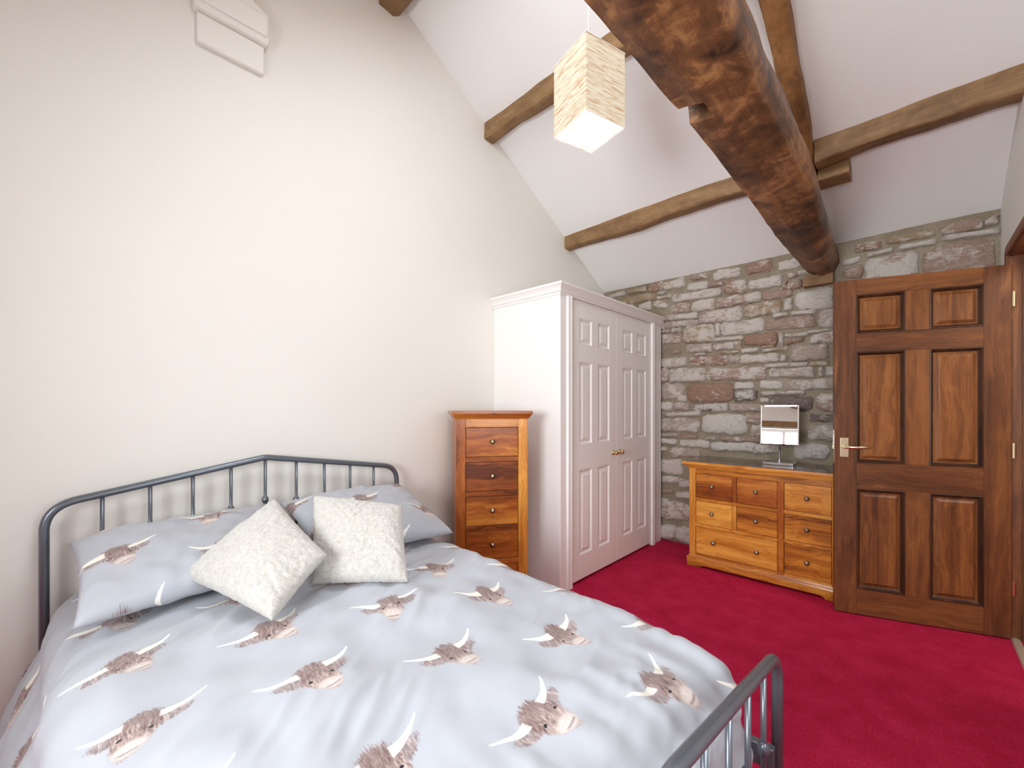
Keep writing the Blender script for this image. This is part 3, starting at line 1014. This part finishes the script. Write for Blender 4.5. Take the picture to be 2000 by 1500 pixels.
# moulded architrave strips beside the doors
for ya, sg in ((2.392, -1), (3.624, 1)):
    mb = MB()
    pr = [(0, 0), (0.012, 0), (0.014, 0.012), (0.008, 0.022), (0.014, 0.032), (0.012, 0.05), (0, 0.055)]
    mb.prism([(WFX + p, ya + sg * c) for p, c in pr], 2, 0.0, 2.004)
    mb.build('door_moulding', WARD, wd)
corn = [(0, WTOP - 0.075), (0.006, WTOP - 0.075), (0.010, WTOP - 0.060), (0.018, WTOP - 0.055), (0.020, WTOP - 0.035), (0.034, WTOP - 0.018), (0.040, WTOP - 0.012), (0.040, WTOP), (0, WTOP)]
MB().sweep(corn, [(GX + 0.002, WSY), (WFX, WSY), (WFX, SY - 0.04)]).build('cornice', WARD, wd, auto=True)


def six_panel(parent, W, H, th, xs, zs, mv, mh, mp, sub_bevel=0.002, field=0.035, mm=None):
    """leaf in local XZ, front face at y = 0, thickness towards +y"""
    (a0, a1), (b0, b1) = xs
    zs = sorted(zs)
    for x0, x1 in ((0, a0), (b1, W)):
        box('stile', (x0, x1, 0, th, 0, H), mv, parent, sub_bevel)
    zz = [0] + [q for z in zs for q in z] + [H]
    for k in range(0, len(zz), 2):
        box('rail', (a0, b1, 0.0004, th - 0.0004, zz[k], zz[k + 1]), mh, parent, sub_bevel)
    for z0, z1 in zs:
        box('muntin', (a1, b0, 0.0004, th - 0.0004, z0, z1), mv, parent, sub_bevel)
        for x0, x1 in ((a0, a1), (b0, b1)):
            mb = MB()
            st = [(0, 0.0), (0.004, 0.001), (0.012, 0.009), (0.016, 0.010), (0.020, 0.0105), (0.020 + field, 0.003), (0.021 + field, 0.0025)]
            if mm is None:
                mb.rings_xz(x0, x1, z0, z1, st)
                mb.rings_xz(x0, x1, z0, z1, [(i, th - y) for i, y in st], flip=True)
                mb.build('panel', mp, parent)
                continue
            # planted moulding round the panel, then the raised and fielded panel itself
            st = [(0.019, 0.0165), (0.026, 0.0165), (0.026 + field, 0.005), (0.028 + field, 0.004), (0.030 + field, 0.004)]
            mb.rings_xz(x0, x1, z0, z1, st)
            mb.rings_xz(x0, x1, z0, z1, [(i, th - y) for i, y in st], flip=True)
            pn = mb.build('panel', mp, parent)
            mo = MB()
            for sg in (0, 1):
                rg = [[(x0 + i, (th - y) if sg else y, z0 + i), (x1 - i, (th - y) if sg else y, z0 + i), (x1 - i, (th - y) if sg else y, z1 - i), (x0 + i, (th - y) if sg else y, z1 - i)]
                      for i, y in [(0, 0.0), (0.003, -0.0015), (0.007, -0.001), (0.010, 0.004), (0.013, 0.009), (0.016, 0.013), (0.020, 0.0164)]]
                mo.loft(rg, cap=False)
            mo.build('moulding', mm, pn)


DW = 0.613
for k, (y0, knob_y) in enumerate(((2.394, DW - 0.045), (3.011, 0.045))):
    # local x runs along +Y of the room, the front looks to +X
    d = empty('door', (WFX - 0.006, y0 + 0.001, 0.022), PI / 2)
    d.parent = wd
    six_panel(d, DW, 1.978, 0.035, ((0.106, 0.266), (0.350, 0.512)), ((0.17, 0.775), (0.958, 1.545), (1.668, 1.855)), WARD, WARD, WARD, 0.0015, 0.022)
    kn = MB().lathe([(0, 0), (0.019, 0), (0.019, 0.003), (0.007, 0.006), (0.0065, 0.020), (0.014, 0.026), (0.0185, 0.030), (0.0185, 0.036), (0.012, 0.041), (0, 0.042)], (knob_y if k else DW - 0.045, 0, 0.865), 20, 1, -1)
    kn.build('knob', BRASS, d, smooth=True)
    for hz in (0.22, 1.72):
        hx = -0.001 if k == 0 else DW + 0.001
        MB().lathe([(0, -0.035), (0.005, -0.035), (0.005, 0.035), (0, 0.035)], (hx, -0.004, hz), 10).build('hinge', WARD, d, smooth=True)


def knob_pewter(parent, x, z, y=0.0, s=1.0):
    MB().lathe([(0, 0), (0.010 * s, 0), (0.007 * s, 0.004), (0.006 * s, 0.012), (0.013 * s, 0.017), (0.0155 * s, 0.022), (0.013 * s, 0.027), (0, 0.030)],
               (x, y, z), 16, 1, -1).build('knob', PEWTER, parent, smooth=True)


def drawer(parent, x0, x1, z0, z1, mat, knobs):
    g = 0.0025
    d = MB().box(x0 + g, x1 - g, 0.004, 0.024, z0 + g, z1 - g).build('drawer', mat, parent, 0.002)
    for kx in knobs:
        knob_pewter(d, kx, (z0 + z1) / 2 + 0.004, 0.004)
    return d


# ------------------------------------------------------------------ tall chest of drawers, set across the corner
cdir = np.array([0.566, 0.824])
PRc = np.array([-1.772, 2.012])
CW, CDp, CH = 0.452, 0.33, 1.222
Lc = PRc - cdir * CW
chest = empty('tall_chest', (Lc[0], Lc[1], 0), math.atan2(cdir[1], cdir[0]))
tag(chest, 'narrow tall honey wood chest of five drawers beside the wardrobe', 'chest of drawers')
box('side_panel', (0, 0.02, 0.012, CDp, 0.0, CH - 0.04), AMBER2_V, chest, 0.002)
box('side_panel', (CW - 0.02, CW, 0.012, CDp, 0.0, CH - 0.04), AMBER2_V, chest, 0.002)
box('back_panel', (0.02, CW - 0.02, CDp - 0.012, CDp, 0.05, CH - 0.04), AMBER2_V, chest)
box('stile', (0, 0.060, -0.001, 0.022, 0.0, CH - 0.045), AMBER2_V, chest, 0.003)
box('stile', (CW - 0.060, CW, -0.001, 0.022, 0.0, CH - 0.045), AMBER_V, chest, 0.003)
zr = [(0.935, 1.120), (0.722, 0.905), (0.508, 0.692), (0.296, 0.478), (0.082, 0.266)]
edges = [CH - 0.045] + [q for z1, z2 in zr for q in (z2, z1)] + [0.03]
for k in range(0, len(edges), 2):
    box('rail', (0.060, CW - 0.060, 0.0005, 0.022, edges[k + 1], edges[k]), AMBER2_H, chest, 0.0015)
for z0, z1 in zr:
    drawer(chest, 0.060, CW - 0.060, z0, z1, AMBER2_H, [CW / 2])
cm = [(0, CH - 0.050), (0.004, CH - 0.050), (0.010, CH - 0.042), (0.022, CH - 0.024), (0.024, CH - 0.020), (0, CH - 0.020)]
MB().sweep(cm, [(0, CDp), (0, 0), (CW, 0), (CW, CDp)][::1]).build('moulding', AMBER2_H, chest, auto=True)
box('top', (-0.028, CW + 0.028, -0.028, CDp + 0.0, CH - 0.0205, CH), AMBER2_H, chest, 0.003)

# ------------------------------------------------------------------ wide dresser
DX0, DX1, DFY, DHt = -1.282, -0.325, 3.39, 0.822
dr = empty('wide_dresser', (DX0, DFY, 0))
tag(dr, 'wide low honey wood dresser with eight drawers against the stone wall', 'dresser')
W = DX1 - DX0
DD = SY - 0.055 - DFY
box('side_panel', (0, 0.02, 0.012, DD, 0.03, DHt - 0.04), AMBER_V, dr, 0.002)
box('side_panel', (W - 0.02, W, 0.012, DD, 0.03, DHt - 0.04), AMBER_V, dr, 0.002)
box('back_panel', (0.02, W - 0.02, DD - 0.012, DD, 0.05, DHt - 0.04), AMBER_V, dr)
cx = [0.048, 0.312, 0.341, 0.602, 0.640, W - 0.052]
box('stile', (0, cx[0], -0.001, 0.022, 0.085, DHt - 0.045), AMBER_V, dr, 0.003)
box('stile', (cx[5], W, -0.001, 0.022, 0.085, DHt - 0.045), AMBER_V, dr, 0.003)
box('divider', (cx[3], cx[4], -0.0005, 0.022, 0.085, 0.728), AMBER2_V, dr, 0.002)
box('rail', (cx[0], cx[5], 0.0, 0.022, 0.728, DHt - 0.045), AMBER_H, dr, 0.0015)
rows = [(0.540, 0.728), (0.335, 0.515), (0.103, 0.311)]
for a, b in ((cx[0], cx[3]), (cx[4], cx[5])):
    for z0, z1 in ((0.515, 0.540), (0.311, 0.335), (0.085, 0.103)):
        box('rail', (a, b, 0.0005, 0.022, z0, z1), AMBER_H, dr, 0.0015)
for z0, z1 in rows[:2]:
    box('divider', (cx[1], cx[2], 0.001, 0.022, z0, z1), AMBER2_V if z0 > 0.5 else AMBER_V, dr, 0.0015)
for k, (z0, z1) in enumerate(rows):
    if k < 2:
        drawer(dr, cx[0], cx[1], z0, z1, AMBER2_H if k == 0 else AMBER_H, [0.172])
        drawer(dr, cx[2], cx[3], z0, z1, AMBER2_H if k == 0 else AMBER_H, [0.470])
    else:
        drawer(dr, cx[0], cx[3], z0, z1, AMBER_H, [0.182, 0.476])
    drawer(dr, cx[4], cx[5], z0, z1, AMBER_H, [(cx[4] + cx[5]) / 2])
# plinth with shaped bracket feet
pl = [(-0.014, 0.0), (0.085, 0.0), (0.095, 0.012), (0.115, 0.020), (W - 0.115, 0.020), (W - 0.095, 0.012), (W - 0.085, 0.0), (W + 0.014, 0.0), (W + 0.014, 0.062), (-0.014, 0.062)]
MB().prism(pl, 1, -0.016, 0.014).build('plinth', AMBER_H, dr, 0.003)
MB().sweep([(0, 0.062), (0.016, 0.062), (0.014, 0.072), (0.004, 0.082), (0, 0.088)], [(0, DD), (0, 0), (W, 0), (W, DD)]).build('moulding', AMBER_H, dr, auto=True)
for xs in ((-0.014, 0.012), (W - 0.012, W + 0.014)):
    box('plinth', (xs[0], xs[1], 0.014, DD, 0.0, 0.062), AMBER_V, dr, 0.002)
MB().sweep([(0, DHt - 0.055), (0.004, DHt - 0.055), (0.010, DHt - 0.046), (0.024, DHt - 0.030), (0.026, DHt - 0.025), (0, DHt - 0.025)], [(0, DD), (0, 0), (W, 0), (W, DD)]).build('moulding', AMBER_H, dr, auto=True)
box('top', (-0.045, W + 0.045, -0.036, DD, DHt - 0.0255, DHt - 0.002), AMBER_H, dr, 0.004)
box('top_surface', (-0.042, W + 0.042, -0.033, DD - 0.001, DHt - 0.003, DHt), TOP_DARK, dr)

# ------------------------------------------------------------------ vanity mirror
mr = empty('vanity_mirror', (-0.712, 3.625, DHt), 0.0)
tag(mr, 'square vanity mirror on a chrome stand on top of the dresser', 'mirror')
b = MB().box(-0.095, 0.095, -0.075, 0.075, 0.0, 0.020).build('base', CHROME, mr, 0.003)
MB().tube([(0, 0, 0.02), (0, 0, 0.30)], 0.0062, 12).build('stem', CHROME, mr, smooth=True)
MB().lathe([(0, 0), (0.012, 0), (0.012, 0.010), (0.008, 0.014), (0, 0.014)], (0, 0, 0.02), 16).build('collar', CHROME, mr, smooth=True)
hd = empty('mirror_head', (0, 0.0, 0.288), math.radians(17.9))
hd.parent = mr
hd.rotation_euler = (math.radians(-6.2), 0, math.radians(5.5))
hw_, hh_ = 0.119, 0.146
box('backing', (-hw_, hw_, -0.028, -0.012, -hh_, hh_), CHROME, hd, 0.002)
MB().rings_xz(-hw_, hw_, -hh_, hh_, [(0, -0.0281), (0.008, -0.0300), (0.0085, -0.0300)]).build('glass', MIRROR, hd)
MB().tube([(0, 0.0, -0.03), (0, -0.014, 0.0)], 0.006, 10).build('bracket', CHROME, hd, smooth=True)

# ------------------------------------------------------------------ the open door
dl = np.array([-0.345, 3.224]); dR = np.array([0.388, 3.477])
da = math.atan2(dR[1] - dl[1], dR[0] - dl[0])
door = empty('door_1', (dl[0], dl[1], 0.006), da)
tag(door, 'open dark stained six panel door in front of the stone wall', 'door', kind='structure')
DWd, DHd = 0.772, 2.005
six_panel(door, DWd, DHd, 0.040, ((0.107, 0.333), (0.440, 0.664)), ((0.150, 0.752), (0.908, 1.570), (1.682, 1.912)), DOOR_V, DOOR_H, DOOR_P, 0.002, 0.016, DOOR_M)
hn = MB()
hn.box(0.026, 0.068, -0.006, 0.0, 0.938, 1.055)
hn = hn.build('handle', PALE_BRASS, door, 0.002)
MB().tube([(0.047, 0, 1.0), (0.047, -0.045, 1.0)], 0.008, 12).build('spindle', PALE_BRASS, hn, smooth=True)
MB().tube(fillet([(0.036, -0.045, 1.0), (0.10, -0.047, 1.001), (0.155, -0.045, 1.004)], 0.02), [0.0085] * 6 + [0.0075] * 5, 12).build('lever', PALE_BRASS, hn, smooth=True)
MB().box(-0.0012, 0.0, 0.010, 0.032, 0.90, 1.10).box(-0.008, 0.0, 0.014, 0.026, 0.985, 1.005).build('latch', PALE_BRASS, door)
for hz in (0.275, 1.008, 1.818):
    h = MB().box(DWd, DWd + 0.012, -0.002, 0.004, hz - 0.04, hz + 0.04)
    h.lathe([(0, -0.04), (0.0055, -0.04), (0.0055, 0.04), (0, 0.04)], (DWd + 0.006, -0.004, hz), 10)
    h.build('hinge', PALE_BRASS, door)

# ------------------------------------------------------------------ bed
bed = empty('metal_bed', (0, 0, 0))
tag(bed, 'slate grey metal double bed with peaked spindle headboard', 'bed')
HX, FXX = -2.282, -0.278
YA, YB, YC = -0.056, 1.384, 0.664
spY = [YC + (k - 4) * 0.1422 for k in range(9)]


def rail_z(y, sh, pk):
    return pk - (pk - sh) * abs(y - YC) / 0.60


def board(x, sh, pk, zmid, nm, r_post):
    pts = [(x, YA, 0), (x, YA, rail_z(YA, sh, pk) + 0.002), (x, YC, pk), (x, YB, rail_z(YB, sh, pk) + 0.002), (x, YB, 0)]
    path = fillet(pts, [0.105, 0.10, 0.105], 10)
    MB().tube(path, r_post, 14).build(nm, STEEL, bed, smooth=True)
    MB().tube([(x, YA, zmid), (x, YB, zmid)], 0.011, 10).build('cross_bar', STEEL, bed, smooth=True)
    for y in spY:
        zt_ = rail_z(y, sh, pk) - 0.010
        sp = MB().tube([(x, y, zmid), (x, y, zt_)], 0.0072, 10).build('spindle', STEEL, bed, smooth=True)
        zc = zt_ - 0.195
        if zc > zmid + 0.03:
            MB().lathe([(0.006, -0.020), (0.010, -0.016), (0.015, -0.006), (0.0155, 0.004), (0.011, 0.014), (0.006, 0.019)], (x, y, zc), 12).build('collar', STEEL, sp, smooth=True)
    for y in (YA, YB):
        MB().lathe([(0, 0), (0.018, 0), (0.019, 0.02), (0.016, 0.03)], (x, y, 0.0), 14).build('foot_cap', STEEL, bed, smooth=True)


board(HX, 0.903, 1.003, 0.42, 'headboard_rail', 0.0145)
board(FXX, 0.570, 0.668, 0.20, 'footboard_rail', 0.0150)
for y in (YA + 0.03, YB - 0.03):
    MB().box(HX, FXX, y - 0.014, y + 0.014, 0.24, 0.30).build('side_rail', STEEL, bed, 0.004)
for k in range(12):
    x = HX + 0.12 + k * 0.16
    MB().box(x, x + 0.06, YA + 0.04, YB - 0.04, 0.27, 0.285).build('slat', AMBER_V, bed)

mt = MB().box(HX + 0.03, FXX - 0.17, YA + 0.065, YB - 0.065, 0.287, 0.490).build('mattress', SHEET, None, 0.04, seg=4)
tag(mt, 'deep white mattress under the grey duvet', 'mattress')

# duvet: a flat cloth folded over a soft box
RD = 0.135
FX0, FX1, FY0, FY1 = HX + 0.05, FXX - 0.185, YA + 0.145, YB - 0.150
ZT = 0.578
step = 0.0095
xs = np.arange(FX0, FX1 + 0.36, step)
ysd = np.arange(FY0 - 0.52, FY1 + 0.36, step)


FLARE = 0.0


def fold(e):
    if e < RD * PI / 2:
        return RD * math.sin(e / RD), RD * (1 - math.cos(e / RD))
    k = e - RD * PI / 2
    return RD + 0.02 * math.sin(k * 5.0) + FLARE * k, RD + k


def duvet_h(a, b):
    n = mnoise.noise
    h = 0.018 * n((a * 2.6, b * 2.6, 0.3)) + 0.014 * n((a * 5.0 + 3, b * 5.0, 1.7)) + 0.009 * n((a * 10.0 + 3, b * 10.0, 4.7))
    # long soft creases running across, drawn out from pillows and edges
    w = a * 0.85 + b * 0.5 + 0.10 * n((a * 2.2, b * 2.2, 5.0))
    k = n((w * 9.0, (b - a) * 1.6, 9.0))
    h += 0.017 * (1 - abs(k) * 2.2) * smoothstep(-0.2, 0.4, n((a * 1.8 + 9, b * 1.8, 2)))
    k2 = n((w * 21.0, (b - a) * 3.4, 19.0))
    h += 0.009 * (1 - abs(k2) * 2.0) * smoothstep(-0.1, 0.5, n((a * 2.7 + 4, b * 2.7, 12)))
    # small gathers along the far side near the foot
    g = smoothstep(0.95, 1.25, b) * smoothstep(-1.1, -0.75, a)
    h += g * 0.011 * n((a * 26.0, b * 5.0, 3.3))
    f = smoothstep(-0.75, -0.45, a)
    h += f * 0.015 * n((b * 17.0, a * 4.0, 7.7))
    return h


vs, uv = [], []
for b in ysd:
    for a in xs:
        ex = max(0.0, a - FX1)
        ey = b - FY1 if b > FY1 else (b - FY0 if b < FY0 else 0.0)
        e = math.hypot(ex, ey)
        FLARE = 0.36 if b < FY0 else 0.0
        o, d = fold(e) if e > 0 else (0.0, 0.0)
        ux, uy = (ex / e, ey / e) if e > 0 else (0, 0)
        px_, py_ = min(a, FX1) + ux * o, min(max(b, FY0), FY1) + uy * o
        h = duvet_h(a, b)
        crown = 0.028 * (1 - ((b - YC) / 0.62) ** 2) if abs(b - YC) < 0.62 else 0.0
        crown -= 0.035 * smoothstep(-1.0, -0.42, a)
        fr_ = smoothstep(0.0, RD * 1.5, e)
        fo = 0.022 * fr_ * smoothstep(0.1, 0.34, e) * mnoise.noise((a * 7 + 5, b * 7, 8.0)) if e > 0 else 0.0
        fo = max(-0.02, fo)
        if ex > 0: fo = min(fo, 0.012)
        vs.append((px_ + ux * (h * fr_ + fo), py_ + uy * (h * fr_ + fo), ZT + crown - d + h * (1 - fr_)))
        uv.append((b, a))
nx = len(xs); ny = len(ysd)
fs = [(j * nx + i, j * nx + i + 1, (j + 1) * nx + i + 1, (j + 1) * nx + i) for j in range(ny - 1) for i in range(nx - 1)]
dm_ = MB().add(vs, fs)
dm_.uv = uv
duvet = dm_.build('duvet', FABRIC, smooth=True)
so = duvet.modifiers.new('thickness', 'SOLIDIFY'); so.thickness = 0.012; so.offset = -1
sb = duvet.modifiers.new('soft', 'SUBSURF'); sb.levels = 1; sb.render_levels = 1
tag(duvet, 'pale grey duvet printed with brown long-horned cow heads, spread over the bed', 'duvet')


def pillow(name, c00, c10, c11, c01, thick, mat, n=40, uvo=(0, 0), uvrot=0, edge=0.35, pinch=0.06, seed=0, amp=0.004, fluff=0.0, back=0.55):
    """corners in order round the pillow; u from c00 to c10, v from c00 to c01; bulges both ways"""
    P = [Vector(map(float, q)) for q in (c00, c10, c11, c01)]
    W_ = (P[1] - P[0]).length; H_ = (P[3] - P[0]).length
    N = ((P[1] - P[0]).cross(P[3] - P[0])).normalized()
    if N.z < 0: N = -N
    vs, uv, idx = [], [], {}
    for side in (1, -1):
        for j in range(n + 1):
            for i in range(n + 1):
                if side == -1 and (i in (0, n) or j in (0, n)):
                    idx[(side, i, j)] = idx[(1, i, j)]
                    continue
                u = i / n; v = j / n
                s = 2 * u - 1; t = 2 * v - 1
                # sides drawn in between the corners
                su = s * (1 - pinch * (1 - t * t)); tv = t * (1 - pinch * (1 - s * s))
                uu = (su + 1) / 2; vv = (tv + 1) / 2
                p = P[0] * (1 - uu) * (1 - vv) + P[1] * uu * (1 - vv) + P[2] * uu * vv + P[3] * (1 - uu) * vv
                prof = ((1 - s * s) * (1 - t * t)) ** edge
                hh = thick * prof * (1.0 if side == 1 else back)
                q = Vector((uu * W_ * 5 + seed, vv * H_ * 5, side * 2.0))
                hh += amp * (mnoise.noise(q * 1.3) * 2 + mnoise.noise(q * 3.7)) * min(1, prof * 1.5)
                rim = min(1 - abs(s), 1 - abs(t))
                hh += amp * 1.2 * mnoise.noise(Vector((math.atan2(t, s) * 6 + seed, rim * 2, 3.0))) * smoothstep(0.0, 0.1, rim) * (1 - smoothstep(0.2, 0.6, rim))
                if fluff:
                    q2 = p * 75
                    hh += fluff * (mnoise.noise(q2) + 0.6 * mnoise.noise(q2 * 2.3))
                    jit = Vector((mnoise.noise(q2 + Vector((9, 0, 0))), mnoise.noise(q2 + Vector((0, 9, 0))), mnoise.noise(q2 + Vector((0, 0, 9))))) * fluff
                    p = p + jit
                idx[(side, i, j)] = len(vs)
                vs.append(tuple(p + N * (hh * side)))
                uv.append((uvo[0] + uu * W_, uvo[1] + vv * H_))
    fs = []
    for side in (1, -1):
        for j in range(n):
            for i in range(n):
                f = (idx[(side, i, j)], idx[(side, i + 1, j)], idx[(side, i + 1, j + 1)], idx[(side, i, j + 1)])
                fs.append(f if side == 1 else f[::-1])
    mb = MB().add(vs, fs)
    mb.uv = uv
    o = mb.build(name, mat, smooth=True)
    return o


p1 = pillow('pillow', (-2.235, 0.005, 0.745), (-2.235, 0.675, 0.765), (-1.69, 0.640, 0.655), (-1.655, 0.010, 0.645), 0.085, FABRIC, 60, (-0.01, -2.10), seed=1, amp=0.007)
tag(p1, 'grey cow print pillow against the headboard, partly under the diamond-set cushion', 'pillow', 'pillows at the headboard')
p2 = pillow('pillow', (-2.235, 0.715, 0.775), (-2.235, 1.372, 0.775), (-1.645, 1.315, 0.625), (-1.69, 0.690, 0.645), 0.085, FABRIC, 60, (0.70, -1.92), seed=5, amp=0.007)
tag(p2, 'grey cow print pillow against the headboard at the side near the tall chest', 'pillow', 'pillows at the headboard')

cb_, cl_, ct_, cr_ = at(533, 1213, 1.20), at(356, 1128, 1.40), at(540, 976, 1.62), at(640, 1085, 1.42)
cu1 = pillow('cushion', cl_, cb_, cr_, ct_, 0.075, FLEECE, 130, seed=9, amp=0.004, fluff=0.0016, pinch=0.04, back=0.22)
tag(cu1, 'cream fleece cushion set cornerwise, leaning on the pillows', 'cushion', 'fleece cushions on the bed')
bl_, br_, tr_, tl_ = at(610, 1142, 1.45), at(798, 1138, 1.48), at(786, 988, 1.71), at(612, 970, 1.69)
cu2 = pillow('cushion', bl_, br_, tr_, tl_, 0.075, FLEECE, 130, seed=14, amp=0.004, fluff=0.0016, pinch=0.03, back=0.30)
tag(cu2, 'cream fleece cushion propped upright, overlapping the cornerwise cushion', 'cushion', 'fleece cushions on the bed')
